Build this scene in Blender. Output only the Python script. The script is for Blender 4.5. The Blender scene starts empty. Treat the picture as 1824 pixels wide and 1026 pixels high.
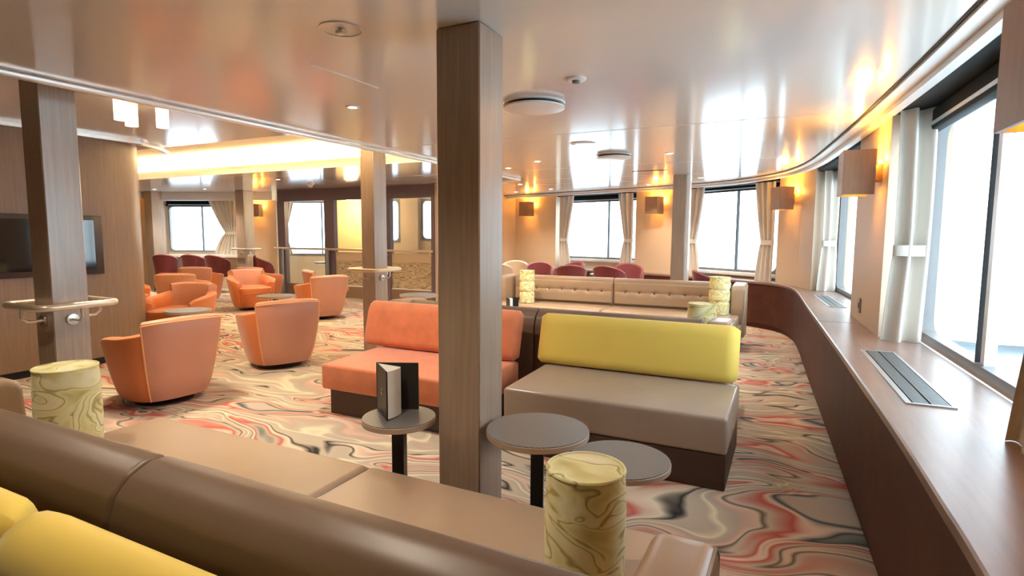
import bpy, bmesh, math, random
from mathutils import Vector, Matrix
random.seed(7)
PI = math.pi
col = bpy.context.scene.collection
sc = bpy.context.scene
HC = 2.26      # ceiling over the window side
HL = 2.40      # raised ceiling beyond the trim line
SZ = 0.71      # window ledge

# ------------------------------------------------------------------ materials
def new_mat(name):
    m = bpy.data.materials.new(name); m.use_nodes = True
    nt = m.node_tree
    return m, nt, nt.nodes['Principled BSDF'], nt.nodes, nt.links

def plain(name, c, rough=0.5, spec=0.5, metal=0.0, coat=0.0, sheen=0.0, noise=0.0, nscale=40, bump=0.0):
    m, nt, b, N, L = new_mat(name)
    b.inputs['Base Color'].default_value = (*c, 1)
    b.inputs['Roughness'].default_value = rough
    b.inputs['Specular IOR Level'].default_value = spec
    b.inputs['Metallic'].default_value = metal
    b.inputs['Coat Weight'].default_value = coat
    b.inputs['Coat Roughness'].default_value = 0.12
    b.inputs['Sheen Weight'].default_value = sheen
    b.inputs['Sheen Roughness'].default_value = 0.4
    if noise or bump:
        tc = N.new('ShaderNodeTexCoord'); n = N.new('ShaderNodeTexNoise')
        n.inputs['Scale'].default_value = nscale; n.inputs['Detail'].default_value = 4
        L.new(tc.outputs['Object'], n.inputs['Vector'])
        if noise:
            r = N.new('ShaderNodeMapRange'); r.inputs['To Min'].default_value = 1 - noise; r.inputs['To Max'].default_value = 1 + noise
            mx = N.new('ShaderNodeMix'); mx.data_type = 'RGBA'; mx.blend_type = 'MULTIPLY'; mx.inputs[0].default_value = 1
            mx.inputs[6].default_value = (*c, 1)
            L.new(n.outputs['Fac'], r.inputs['Value']); L.new(r.outputs[0], mx.inputs[7]); L.new(mx.outputs[2], b.inputs['Base Color'])
        if bump:
            bp = N.new('ShaderNodeBump'); bp.inputs['Strength'].default_value = bump; bp.inputs['Distance'].default_value = 0.01
            L.new(n.outputs['Fac'], bp.inputs['Height']); L.new(bp.outputs[0], b.inputs['Normal'])
    return m

def ramp(N, stops, interp='LINEAR'):
    r = N.new('ShaderNodeValToRGB'); cr = r.color_ramp; cr.interpolation = interp
    while len(cr.elements) < len(stops): cr.elements.new(0.5)
    for e, (p, c) in zip(cr.elements, stops):
        e.position = p; e.color = (*c, 1)
    return r

def wood(name, a, b_, rough=0.4, scale=(26, 26, 1.1), spec=0.5, coat=0.0, coat_rough=.2):
    m, nt, b, N, L = new_mat(name)
    tc = N.new('ShaderNodeTexCoord'); mp = N.new('ShaderNodeMapping'); mp.inputs['Scale'].default_value = scale
    n = N.new('ShaderNodeTexNoise'); n.inputs['Scale'].default_value = 2.2; n.inputs['Detail'].default_value = 6; n.inputs['Roughness'].default_value = 0.65
    L.new(tc.outputs['Object'], mp.inputs['Vector']); L.new(mp.outputs[0], n.inputs['Vector'])
    r = ramp(N, [(0.3, a), (0.7, b_)]); L.new(n.outputs['Fac'], r.inputs[0]); L.new(r.outputs[0], b.inputs['Base Color'])
    b.inputs['Roughness'].default_value = rough; b.inputs['Specular IOR Level'].default_value = spec
    b.inputs['Coat Weight'].default_value = coat; b.inputs['Coat Roughness'].default_value = coat_rough
    return m

def marbled(name, stops, scale, warp, stretch=(1, 1, 1), wscale=1.0, rough=0.9, distort=1.6, coord='Object', sheen=0.0, post=None):
    m, nt, b, N, L = new_mat(name)
    tc = N.new('ShaderNodeTexCoord')
    mp = N.new('ShaderNodeMapping'); mp.inputs['Scale'].default_value = stretch
    L.new(tc.outputs[coord], mp.inputs['Vector'])
    n1 = N.new('ShaderNodeTexNoise'); n1.inputs['Scale'].default_value = wscale; n1.inputs['Detail'].default_value = 2.0
    L.new(mp.outputs[0], n1.inputs['Vector'])
    sub = N.new('ShaderNodeVectorMath'); sub.operation = 'SUBTRACT'; sub.inputs[1].default_value = (.5, .5, .5)
    L.new(n1.outputs['Color'], sub.inputs[0])
    mul = N.new('ShaderNodeVectorMath'); mul.operation = 'SCALE'; mul.inputs['Scale'].default_value = warp
    L.new(sub.outputs[0], mul.inputs[0])
    add = N.new('ShaderNodeVectorMath'); add.operation = 'ADD'
    L.new(mp.outputs[0], add.inputs[0]); L.new(mul.outputs[0], add.inputs[1])
    src = add.outputs[0]
    if post:
        pm = N.new('ShaderNodeMapping'); pm.inputs['Scale'].default_value = post; L.new(src, pm.inputs['Vector']); src = pm.outputs[0]
    n2 = N.new('ShaderNodeTexNoise'); n2.inputs['Scale'].default_value = scale; n2.inputs['Detail'].default_value = 2.2
    n2.inputs['Roughness'].default_value = 0.42; n2.inputs['Distortion'].default_value = distort
    L.new(src, n2.inputs['Vector'])
    mr = N.new('ShaderNodeMapRange'); mr.inputs['From Min'].default_value = 0.25; mr.inputs['From Max'].default_value = 0.75
    L.new(n2.outputs['Fac'], mr.inputs['Value'])
    r = ramp(N, stops); L.new(mr.outputs[0], r.inputs[0])
    L.new(r.outputs[0], b.inputs['Base Color']); b.inputs['Roughness'].default_value = rough
    b.inputs['Specular IOR Level'].default_value = 0.25; b.inputs['Sheen Weight'].default_value = sheen
    return m

def emit(name, c, s):
    m, nt, b, N, L = new_mat(name)
    b.inputs['Base Color'].default_value = (*c, 1); b.inputs['Emission Color'].default_value = (*c, 1); b.inputs['Emission Strength'].default_value = s
    return m

def glass(name, tint=(1, 1, 1), refl=0.6):
    m, nt, b, N, L = new_mat(name)
    N.remove(b)
    out = N['Material Output']; t = N.new('ShaderNodeBsdfTransparent'); t.inputs[0].default_value = (*tint, 1)
    g = N.new('ShaderNodeBsdfGlossy'); g.inputs['Roughness'].default_value = 0.02
    ge = N.new('ShaderNodeNewGeometry'); dp = N.new('ShaderNodeVectorMath'); dp.operation = 'DOT_PRODUCT'
    L.new(ge.outputs['Incoming'], dp.inputs[0]); L.new(ge.outputs['Normal'], dp.inputs[1])
    prev = dp.outputs['Value']
    for op, v in (('ABSOLUTE', 0), ('SUBTRACT', 1), ('POWER', 5), ('MULTIPLY', .92), ('ADD', .03), ('MULTIPLY', refl)):
        mu = N.new('ShaderNodeMath'); mu.operation = op
        if op == 'SUBTRACT': mu.inputs[0].default_value = 1; L.new(prev, mu.inputs[1])
        else: L.new(prev, mu.inputs[0]); mu.inputs[1].default_value = v
        prev = mu.outputs[0]
    mx = N.new('ShaderNodeMixShader'); L.new(prev, mx.inputs[0])
    L.new(t.outputs[0], mx.inputs[1]); L.new(g.outputs[0], mx.inputs[2]); L.new(mx.outputs[0], out.inputs[0])
    return m

M = {}
M['ceiling'] = plain('ceiling_gloss', (0.76, 0.74, 0.715), rough=0.15, spec=1.0, coat=0.5)
M['white'] = plain('white_trim', (0.78, 0.75, 0.72), rough=0.35)
M['brighttrim'] = plain('bright_metal_trim', (0.95, 0.92, 0.88), rough=0.28, metal=0.45)
M['dark'] = plain('dark_gap', (0.012, 0.012, 0.014), rough=0.6)
M['col'] = wood('column_wood', (0.30, 0.22, 0.165), (0.41, 0.31, 0.235), rough=0.3, spec=0.9, coat=.4)
M['panelwood'] = wood('panel_wood', (0.20, 0.125, 0.075), (0.28, 0.18, 0.11), rough=0.4)
M['ledgewood'] = wood('ledge_wood', (0.055, 0.014, 0.008), (0.09, 0.026, 0.015), rough=0.55, spec=.3, scale=(3, 3, 3))
M['ledgetop'] = wood('ledge_top_wood', (0.19, 0.11, 0.085), (0.26, 0.16, 0.125), rough=0.40, scale=(14, 1.2, 5), coat=0.5, spec=.7, coat_rough=.26)
M['wall'] = plain('tan_wallcovering', (0.60, 0.46, 0.325), rough=0.55, noise=0.05, nscale=60)
M['cream'] = plain('cream_paint', (0.80, 0.72, 0.58), rough=0.6)
M['yellowwall'] = plain('yellow_wall', (0.75, 0.58, 0.28), rough=0.6)
M['leather'] = plain('tan_leather', (0.42, 0.295, 0.195), rough=0.36, spec=0.6, noise=0.05, nscale=9, bump=0.06)
M['leathershade'] = plain('shaded_tan_leather', (0.17, 0.108, 0.07), rough=0.42, spec=0.6, noise=0.05, nscale=9, bump=0.06)  # tan leather with the sofa backs' shade put into its colour; also on buttons
M['leather2'] = plain('taupe_leather', (0.37, 0.29, 0.225), rough=0.27, spec=0.7, noise=0.05, nscale=9, bump=0.05)
M['plinth'] = plain('brown_plinth', (0.06, 0.03, 0.018), rough=0.5)
M['yellow'] = plain('yellow_fabric', (0.84, 0.62, 0.115), rough=0.75, sheen=0.35, noise=0.05, nscale=5, bump=0.03)
M['orange'] = plain('orange_velvet', (0.66, 0.20, 0.085), rough=0.7, sheen=0.55, noise=0.26, nscale=9, bump=0.12)
M['chair'] = plain('orange_chair_fabric', (0.60, 0.175, 0.05), rough=0.55, sheen=0.35, noise=0.04, nscale=8)
M['chairback'] = plain('salmon_chair_leather', (0.55, 0.25, 0.16), rough=0.42, noise=0.03, nscale=8)
M['piping'] = plain('light_orange_piping', (0.80, 0.40, 0.16), rough=0.5)
M['maroon'] = plain('maroon_fabric', (0.165, 0.024, 0.028), rough=0.6, sheen=0.3)
M['beigefab'] = plain('beige_chair_fabric', (0.52, 0.40, 0.29), rough=0.7)
M['black'] = plain('black_metal', (0.010, 0.009, 0.010), rough=0.35)
M['steel'] = plain('brushed_steel', (0.72, 0.68, 0.62), rough=0.28, metal=1.0)
M['handrail'] = plain('pale_handrail', (0.74, 0.64, 0.50), rough=0.3, metal=0.55)
M['alu'] = plain('aluminium', (0.6, 0.62, 0.64), rough=0.35, metal=0.9)
M['frame'] = plain('window_frame_grey', (0.20, 0.20, 0.205), rough=0.4)
M['blind'] = plain('dark_roller_blind', (0.012, 0.018, 0.020), rough=0.7, spec=0.2)
M['curtain'] = plain('cream_curtain', (0.66, 0.615, 0.55), rough=0.85, noise=0.03, nscale=50)
M['sconce'] = wood('sconce_wood', (0.26, 0.15, 0.09), (0.34, 0.20, 0.12), rough=0.45, scale=(20, 20, 3))
M['cover'] = plain('black_menu_cover', (0.018, 0.018, 0.017), rough=0.45)
M['paper'] = plain('white_paper', (0.86, 0.86, 0.83), rough=0.7)
M['emblem'] = plain('grey_emblem', (0.45, 0.43, 0.42), rough=0.5)
M['tvscreen'] = plain('tv_screen', (0.004, 0.004, 0.005), rough=0.06, spec=0.9)
M['tvrim'] = plain('tv_frame', (0.035, 0.018, 0.014), rough=0.4)
M['lamp'] = emit('lamp_warm', (1.0, 0.78, 0.42), 22)
M['bulb'] = emit('sconce_bulb', (1.0, 0.62, 0.2), 5)
M['glowglass'] = emit('glowing_opal_glass', (1.0, 0.86, 0.60), 0.9)
M['lampsoft'] = emit('lamp_glow', (1.0, 0.86, 0.55), 6)
M['glass'] = glass('window_glass')
M['partglass'] = glass('partition_glass', (0.93, 0.94, 0.95), 1.3)
M['purple'] = plain('plum_grey_frame', (0.16, 0.12, 0.14), rough=0.4)
M['tabletop'] = None
M['vent'] = plain('vent_grey', (0.16, 0.18, 0.19), rough=0.45, metal=0.5)
M['snow'] = plain('snow', (0.9, 0.94, 0.97), rough=0.9, noise=0.05, nscale=0.1)
M['sea'] = plain('pale_sea', (0.80, 0.88, 0.92), rough=0.5)

K = (0.016, 0.014, 0.016)
M['carpet'] = marbled('marbled_carpet', [
    (0.00, (0.06, 0.08, 0.085)), (0.09, (0.44, 0.385, 0.305)), (0.17, (0.46, 0.115, 0.085)), (0.215, (0.60, 0.45, 0.35)),
    (0.27, (0.70, 0.60, 0.45)), (0.305, K), (0.325, (0.48, 0.41, 0.32)), (0.40, (0.44, 0.38, 0.30)), (0.44, (0.72, 0.64, 0.45)),
    (0.465, (0.46, 0.395, 0.31)), (0.52, (0.42, 0.355, 0.285)), (0.55, (0.54, 0.36, 0.28)), (0.59, (0.62, 0.48, 0.37)), (0.61, (0.12, 0.085, 0.07)), (0.635, (0.50, 0.43, 0.335)),
    (0.71, (0.48, 0.10, 0.075)), (0.745, (0.72, 0.56, 0.44)), (0.79, (0.04, 0.065, 0.075)), (0.84, (0.46, 0.40, 0.33)), (1.0, (0.50, 0.385, 0.30))],
    scale=1.25, warp=1.3, stretch=(0.9, 1.25, 1), wscale=0.95, rough=0.95, distort=0.7, post=(0.42, 1.7, 1))
M['cushion'] = marbled('marbled_yellow_green', [
    (0.0, (0.50, 0.42, 0.14)), (0.18, (0.72, 0.67, 0.30)), (0.30, (0.82, 0.79, 0.45)), (0.335, (0.38, 0.32, 0.10)), (0.37, (0.78, 0.73, 0.36)), (0.47, (0.86, 0.83, 0.56)),
    (0.53, (0.76, 0.70, 0.29)), (0.555, (0.44, 0.37, 0.13)), (0.59, (0.82, 0.77, 0.42)), (0.72, (0.66, 0.58, 0.22)), (0.76, (0.86, 0.82, 0.54)), (1.0, (0.76, 0.70, 0.34))],
    scale=2.4, warp=0.5, stretch=(1, 1, 1.9), wscale=3.0, rough=0.8, distort=1.2, sheen=0.2)
def tabletop_mat():
    m, nt, b, N, L = new_mat('ribbed_table_laminate')
    tc = N.new('ShaderNodeTexCoord'); w = N.new('ShaderNodeTexWave'); w.inputs['Scale'].default_value = 28; w.inputs['Distortion'].default_value = 0.6
    w.bands_direction = 'DIAGONAL'
    L.new(tc.outputs['Object'], w.inputs['Vector'])
    r = ramp(N, [(0.2, (0.135, 0.125, 0.12)), (0.8, (0.22, 0.205, 0.195))]); L.new(w.outputs['Fac'], r.inputs[0]); L.new(r.outputs[0], b.inputs['Base Color'])
    b.inputs['Roughness'].default_value = 0.38
    return m
M['tabletop'] = tabletop_mat()
M['tableedge'] = plain('table_edge', (0.42, 0.31, 0.23), rough=0.45)
def wave_mat():
    m, nt, b, N, L = new_mat('etched_wave_glass')
    tc = N.new('ShaderNodeTexCoord'); mp = N.new('ShaderNodeMapping'); mp.inputs['Scale'].default_value = (0.22, 1, 2.4)
    n = N.new('ShaderNodeTexNoise'); n.inputs['Scale'].default_value = 5.0; n.inputs['Detail'].default_value = 1.0; n.inputs['Distortion'].default_value = 0.6
    L.new(tc.outputs['Object'], mp.inputs['Vector']); L.new(mp.outputs[0], n.inputs['Vector'])
    m1 = N.new('ShaderNodeMath'); m1.operation = 'MULTIPLY'; m1.inputs[1].default_value = 12; L.new(n.outputs['Fac'], m1.inputs[0])
    m2 = N.new('ShaderNodeMath'); m2.operation = 'FRACT'; L.new(m1.outputs[0], m2.inputs[0])
    r = ramp(N, [(0.0, (0.20, 0.155, 0.09)), (0.22, (0.26, 0.20, 0.12)), (0.36, (0.62, 0.51, 0.34)), (0.85, (0.58, 0.47, 0.31)), (1.0, (0.22, 0.17, 0.1))])
    L.new(m2.outputs[0], r.inputs[0]); L.new(r.outputs[0], b.inputs['Base Color']); b.inputs['Roughness'].default_value = 0.3
    return m
M['waves'] = wave_mat()
M['frost'] = plain('frosted_glass_beige', (0.60, 0.49, 0.34), rough=0.3)

# ------------------------------------------------------------------ mesh tools
class MB:
    def __init__(s): s.bm = bmesh.new()
    def _add(s, verts, faces):
        vs = [s.bm.verts.new(v) for v in verts]
        for f in faces:
            try: s.bm.faces.new([vs[i] for i in f])
            except ValueError: pass
        return vs
    def box(s, x0, x1, y0, y1, z0, z1, r=0.0, seg=2, mat=None):
        t = bmesh.new(); bmesh.ops.create_cube(t, size=1)
        for v in t.verts:
            v.co = Vector(((x0 + x1) / 2 + v.co.x * (x1 - x0), (y0 + y1) / 2 + v.co.y * (y1 - y0), (z0 + z1) / 2 + v.co.z * (z1 - z0)))
        if r > 0: bmesh.ops.bevel(t, geom=t.edges[:], offset=r, segments=seg, profile=0.5, affect='EDGES')
        s.merge(t, mat); return s
    def merge(s, t, mat=None):
        t.verts.ensure_lookup_table(); t.verts.index_update()
        vs = [s.bm.verts.new(mat @ v.co if mat else v.co) for v in t.verts]
        for f in t.faces: s.bm.faces.new([vs[v.index] for v in f.verts])
        t.free()
    def prism(s, poly, z0, z1):
        n = len(poly); a = sum(poly[i][0] * poly[(i + 1) % n][1] - poly[(i + 1) % n][0] * poly[i][1] for i in range(n))
        if a < 0: poly = poly[::-1]
        v = [(x, y, z0) for x, y in poly] + [(x, y, z1) for x, y in poly]
        f = [list(range(n))[::-1], list(range(n, 2 * n))] + [[i, (i + 1) % n, n + (i + 1) % n, n + i] for i in range(n)]
        s._add(v, f); return s
    def loft(s, rings, closed_ring=True, caps=True, wrap=False):
        k = len(rings[0]); v = [p for r in rings for p in r]; f = []; n = len(rings)
        for i in range(n if wrap else n - 1):
            j0, j1 = i * k, ((i + 1) % n) * k
            for a in range(k if closed_ring else k - 1):
                b = (a + 1) % k
                f.append([j0 + a, j0 + b, j1 + b, j1 + a])
        if caps and closed_ring and not wrap:
            f.append(list(range(k))[::-1]); f.append(list(range((n - 1) * k, n * k)))
        s._add(v, f); return s
    def lathe(s, prof, n=32, c=(0, 0)):
        rings = [[(c[0] + r * math.cos(2 * PI * i / n), c[1] + r * math.sin(2 * PI * i / n), z) for i in range(n)] for r, z in prof]
        s.loft(rings); return s
    def tube(s, pts, r, n=10, closed=False, caps=True):
        pts = [Vector(p) for p in pts]; rings = []; up = Vector((0, 0, 1)); m = len(pts); prev = None
        for i, p in enumerate(pts):
            a = pts[(i - 1) % m] if (closed or i > 0) else p; b = pts[(i + 1) % m] if (closed or i < m - 1) else p
            d = (b - a).normalized()
            x = d.cross(up) if prev is None else prev - d * prev.dot(d)
            if x.length < 1e-4: x = d.cross(Vector((0, 1, 0)))
            x.normalize(); prev = x; y = d.cross(x)
            rings.append([p + x * (r * math.cos(2 * PI * k / n)) + y * (r * math.sin(2 * PI * k / n)) for k in range(n)])
        s.loft(rings, wrap=closed, caps=caps and not closed); return s
    def build(s, name, mat, parent=None, smooth=True, angle=38):
        bmesh.ops.recalc_face_normals(s.bm, faces=s.bm.faces[:])
        me = bpy.data.meshes.new(name); s.bm.to_mesh(me); s.bm.free()
        o = bpy.data.objects.new(name, me); col.objects.link(o)
        me.materials.append(M[mat] if isinstance(mat, str) else mat)
        if smooth:
            for p in me.polygons: p.use_smooth = True
            me.set_sharp_from_angle(angle=math.radians(angle))
        if parent: o.parent = parent
        return o

def tag(o, label, cat, group=None):
    o['label'] = label; o['category'] = cat
    if group: o['group'] = group
    return o
def thing(name, label, cat, loc=(0, 0, 0), rz=0.0, group=None):
    o = bpy.data.objects.new(name, None); col.objects.link(o); o.location = loc; o.rotation_euler = (0, 0, rz); o.empty_display_size = 0.1
    return tag(o, label, cat, group)
def struct(o): o['kind'] = 'structure'; return o
def children(o): return [c for c in bpy.data.objects if c.parent == o]
def copy_tree(o, parent=None):
    c = o.copy(); col.objects.link(c); c.parent = parent
    for ch in children(o): copy_tree(ch, c)
    return c
def lightobj(name, kind, loc, energy, color, parent=None, **kw):
    l = bpy.data.lights.new(name, kind); l.energy = energy; l.color = color
    for k, v in kw.items(): setattr(l, k, v)
    o = bpy.data.objects.new(name, l); col.objects.link(o); o.location = loc
    if parent: o.parent = parent
    return o
def along(pts, d):
    """point and direction at distance d along a plan polyline"""
    for a, b in zip(pts, pts[1:]):
        L = math.dist(a, b)
        if d <= L: break
        d -= L
    t = d / L
    return (a[0] + (b[0] - a[0]) * t, a[1] + (b[1] - a[1]) * t), ((b[0] - a[0]) / L, (b[1] - a[1]) / L)
def smoothline(pts, n=6):
    out = []
    P = [pts[0]] + pts + [pts[-1]]
    for i in range(1, len(P) - 2):
        p0, p1, p2, p3 = P[i - 1], P[i], P[i + 1], P[i + 2]
        for k in range(n):
            t = k / n
            out.append(tuple(0.5 * (2 * p1[j] + (-p0[j] + p2[j]) * t + (2 * p0[j] - 5 * p1[j] + 4 * p2[j] - p3[j]) * t * t + (-p0[j] + 3 * p1[j] - 3 * p2[j] + p3[j]) * t ** 3) for j in (0, 1)))
    out.append(pts[-1]); return out

# ------------------------------------------------------------------ shell
SIDE = [(.76, -3.2), (.72, 1.6), (.70, 2.3), (.575, 4.56), (.51, 5.78), (.40, 7.0), (.26, 8.1), (.12, 8.6), (-.17, 9.2), (-1.75, 10.3), (-2.65, 10.68), (-4.5, 11.22), (-5.75, 11.62)]
OUTER = [(1.05, -3.2), (.95, 2.2), (.84, 4.8), (.80, 5.6), (.55, 8.3), (.30, 9.1), (-.08, 9.6), (-1.65, 10.66), (-2.55, 11.02), (-4.45, 11.56), (-5.75, 12.0)]
HULL = [(-5.7, 12.4), (-7.2, 12.0), (-10, 10.85), (-14.25, 9.12), (-17, 7.9)]
struct(MB().prism([(-17, -3.2), (1.2, -3.2), (1.2, 5), (.8, 8.6), (.2, 9.9), (-2.5, 11.4)] + HULL, -0.1, 0.0).build('floor', 'carpet', smooth=False))
XT = -3.775    # edge of the lower ceiling
OUTC = [(1.3, -3.2), (1.2, 2.2), (1.1, 5), (.8, 8.6), (.2, 9.9), (-1.6, 11), (-4.4, 11.9), (-5.6, 12.3)]
struct(MB().prism([(XT, -3.2)] + OUTC + [(-6.3, 12.3), (-6.3, 9.4), (XT, 7.9)], HC, HC + 0.1).build('ceiling', 'ceiling', smooth=False))
# raised ceiling with a rectangular cove opening
CX0, CX1, CY0, CY1 = -12.0, -4.02, 4.22, 6.55
b = MB()
b.box(-17, XT - .001, -3.2, CY0, HL, HL + .08); b.prism([(-17, CY1), (XT - .001, CY1), (XT - .001, 7.9), (-6.3, 9.4), (-6.3, 12.2)] + HULL[1:], HL, HL + .08)
b.box(-17, CX0, CY0, CY1, HL, HL + .08); b.box(CX1, XT - .001, CY0, CY1, HL, HL + .08)
b.box(XT - .001, XT + .03, -3.2, 7.9, HC + .1, HL + .08); b.prism([(XT, 7.9), (-6.3, 9.4), (-6.28, 9.43), (XT + .02, 7.93)], HC + .1, HL + .08)
struct(b.build('ceiling_raised', 'ceiling', smooth=False))
b = MB()
t = .05; D = .34
b.box(CX0 - .14, CX1 + .14, CY0 - .14, CY1 + .14, HL + D, HL + D + t)
for q in ((CX0 - .19, CX0 - .14, CY0 - .14, CY1 + .14), (CX1 + .14, CX1 + .19, CY0 - .14, CY1 + .14), (CX0 - .14, CX1 + .14, CY0 - .19, CY0 - .14), (CX0 - .14, CX1 + .14, CY1 + .14, CY1 + .19)):
    b.box(*q, HL + .08, HL + D)
for q in ((CX0 - .02, CX0, CY0 - .02, CY1 + .02), (CX1, CX1 + .02, CY0 - .02, CY1 + .02), (CX0, CX1, CY0 - .02, CY0), (CX0, CX1, CY1, CY1 + .02)):
    b.box(*q, HL + .081, HL + .13)
struct(b.build('ceiling_cove', 'cream', smooth=False))
cove_c = (1.0, 0.82, 0.54)
for nm, loc, sx, sy in (('cove_light', ((CX0 + CX1) / 2, CY0 - .08, HL + .1), CX1 - CX0, .06), ('cove_light', ((CX0 + CX1) / 2, CY1 + .08, HL + .1), CX1 - CX0, .06), ('cove_light', (CX1 + .08, (CY0 + CY1) / 2, HL + .1), .06, CY1 - CY0)):
    o = lightobj(nm, 'AREA', loc, 75 if sx > 1 else 25, cove_c, shape='RECTANGLE', size=sx, size_y=sy); o.rotation_euler = (PI, 0, 0)
# step trim along the edge of the lower ceiling
b = MB(); b.box(XT - .035, XT + .012, -3.2, 7.93, HC - .034, HC - .001, r=.01); b.prism([(XT - .02, 7.88), (-6.3, 9.37), (-6.3, 9.42), (XT, 7.93)], HC - .034, HC - .001); struct(b.build('trim_1', 'brighttrim', smooth=False))
# fine ceiling joints
b = MB()
for x, y0, y1 in ((-2.225, 2.19, 2.71), (-2.21, 3.45, 3.75), (-1.62, 2.5, 2.75), (-.70, 1.25, 1.50)):
    b.box(x - .004, x + .004, y0, y1, HC - .004, HC - .0005)
struct(b.build('trim_2', 'white', smooth=False))
b = MB()
for y in (4.6, 6.9, 8.2, 9.0):
    b.box(-5.4, -.1 if y > 8 else .15, y - .0025, y + .0025, HC - .0015, HC - .0005)
struct(b.build('trim_3', 'white', smooth=False))

# ledge under the windows
FRONT = [(.41, -3.2), (.395, 1.0), (.385, 1.8), (.36, 2.6), (.27, 4.5), (.185, 6.2), (.11, 7.8), (.03, 8.5), (-.16, 9.02), (-.55, 9.36), (-1.15, 9.75), (-1.85, 10.1), (-2.7, 10.44), (-4.5, 10.98), (-5.8, 11.38)]
FR = smoothline(FRONT, 5)
def shifted(pts, d):
    out = []
    for i, p in enumerate(pts):
        a = pts[max(0, i - 1)]; c = pts[min(len(pts) - 1, i + 1)]
        tx, ty = c[0] - a[0], c[1] - a[1]; L = math.hypot(tx, ty)
        out.append((p[0] + ty / L * d, p[1] - tx / L * d))
    return out
b = MB()
a_, o_ = FR, shifted(FR, .40)
rings = [[(p[0], p[1], SZ - .035), (p[0], p[1], SZ - .006), (p[0] + (q[0] - p[0]) * .016, p[1] + (q[1] - p[1]) * .016, SZ), (q[0] + .12, q[1] + .05, SZ), (q[0] + .12, q[1] + .05, SZ - .035)] for p, q in zip(a_, o_)]
b.loft(rings)
struct(b.build('trim_4', 'ledgetop'))
b = MB(); rings = [[(p[0], p[1], .07), (p[0], p[1], SZ - .035), (q[0], q[1], SZ - .035), (q[0], q[1], .07)] for p, q in zip(shifted(FR, .012), shifted(FR, .05))]
b.loft(rings)
rings = [[(p[0], p[1], 0), (p[0], p[1], .07), (q[0], q[1], .07), (q[0], q[1], 0)] for p, q in zip(shifted(FR, .035), shifted(FR, .06))]
b.loft(rings)
struct(b.build('wall_ledge', 'ledgewood'))

# pelmet along the ceiling edge
GAP = smoothline([(.70, -3.2), (.66, .8), (.575, 2.67), (.465, 4.2), (.29, 6.1), (.10, 7.6), (-.24, 8.6), (-.90, 9.45), (-1.7, 9.9), (-2.6, 10.25), (-4.4, 10.8), (-5.75, 11.2)], 5)
def band(p0, p1, z0, z1, mat, name):
    b = MB(); b.loft([[(p[0], p[1], z0), (p[0], p[1], z1), (q[0], q[1], z1), (q[0], q[1], z0)] for p, q in zip(p0, p1)])
    return struct(b.build(name, mat))
band(GAP, shifted(GAP, .014), HC - .006, HC - .0005, 'dark', 'trim_5')
band(shifted(GAP, .014), shifted(GAP, .10), HC - .022, HC - .0005, 'white', 'trim_6')
band(shifted(GAP, .092), shifted(GAP, .15), HC - .058, HC - .023, 'white', 'trim_7')

def soffit(inner, outer):
    return struct(MB().prism(list(inner) + list(outer)[::-1], HC - .05, HC - .002).build('trim_14', 'blind', smooth=False))
soffit([(.72, 2.3), (.60, 4.56)], [(.94, 2.22), (.835, 4.80)])
soffit([(.53, 5.78), (.285, 8.1)], [(.80, 5.6), (.55, 8.3)])
soffit([(-.15, 9.23), (-1.73, 10.33)], [(-.06, 9.57), (-1.64, 10.65)])
soffit([(-2.65, 10.71), (-4.48, 11.25)], [(-2.54, 11.01), (-4.46, 11.57)])
def wallseg(name, inner, outer, z0=SZ, z1=HC - .001, mat='wall'):
    return struct(MB().prism(list(inner) + list(outer)[::-1], z0, z1).build(name, mat, smooth=False))
wallseg('wall_right', [(.76, -3.2), (.72, 1.6), (.70, 2.3)], [(1.1, -3.2), (1.0, 1.6), (.96, 2.2)])
wallseg('wall_right', [(.575, 4.56), (.51, 5.78)], [(.90, 4.86), (.86, 5.5)])
wallseg('wall_bow', [(.26, 8.1), (.12, 8.6), (-.17, 9.2)], [(.62, 8.36), (.42, 9.1), (-.06, 9.68)])
wallseg('wall_bow', [(-1.75, 10.3), (-2.65, 10.68)], [(-1.60, 10.74), (-2.52, 11.1)])
wallseg('wall_front', [(-4.5, 11.22), (-5.75, 11.62)], [(-4.4, 11.64), (-5.6, 12.1)])
wallseg('wall_front', [(-5.75, 11.62), (-6.35, 9.4)], [(-5.62, 11.62), (-6.22, 9.4)], z0=0.0, z1=HL)
struct(MB().box(-17, 1.3, -3.3, -3.2, 0, HL).build('wall_back', 'purple', smooth=False))
struct(MB().box(-17.1, -17, -3.2, 7.8, 0, HL).build('wall_left', 'wall', smooth=False))

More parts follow.
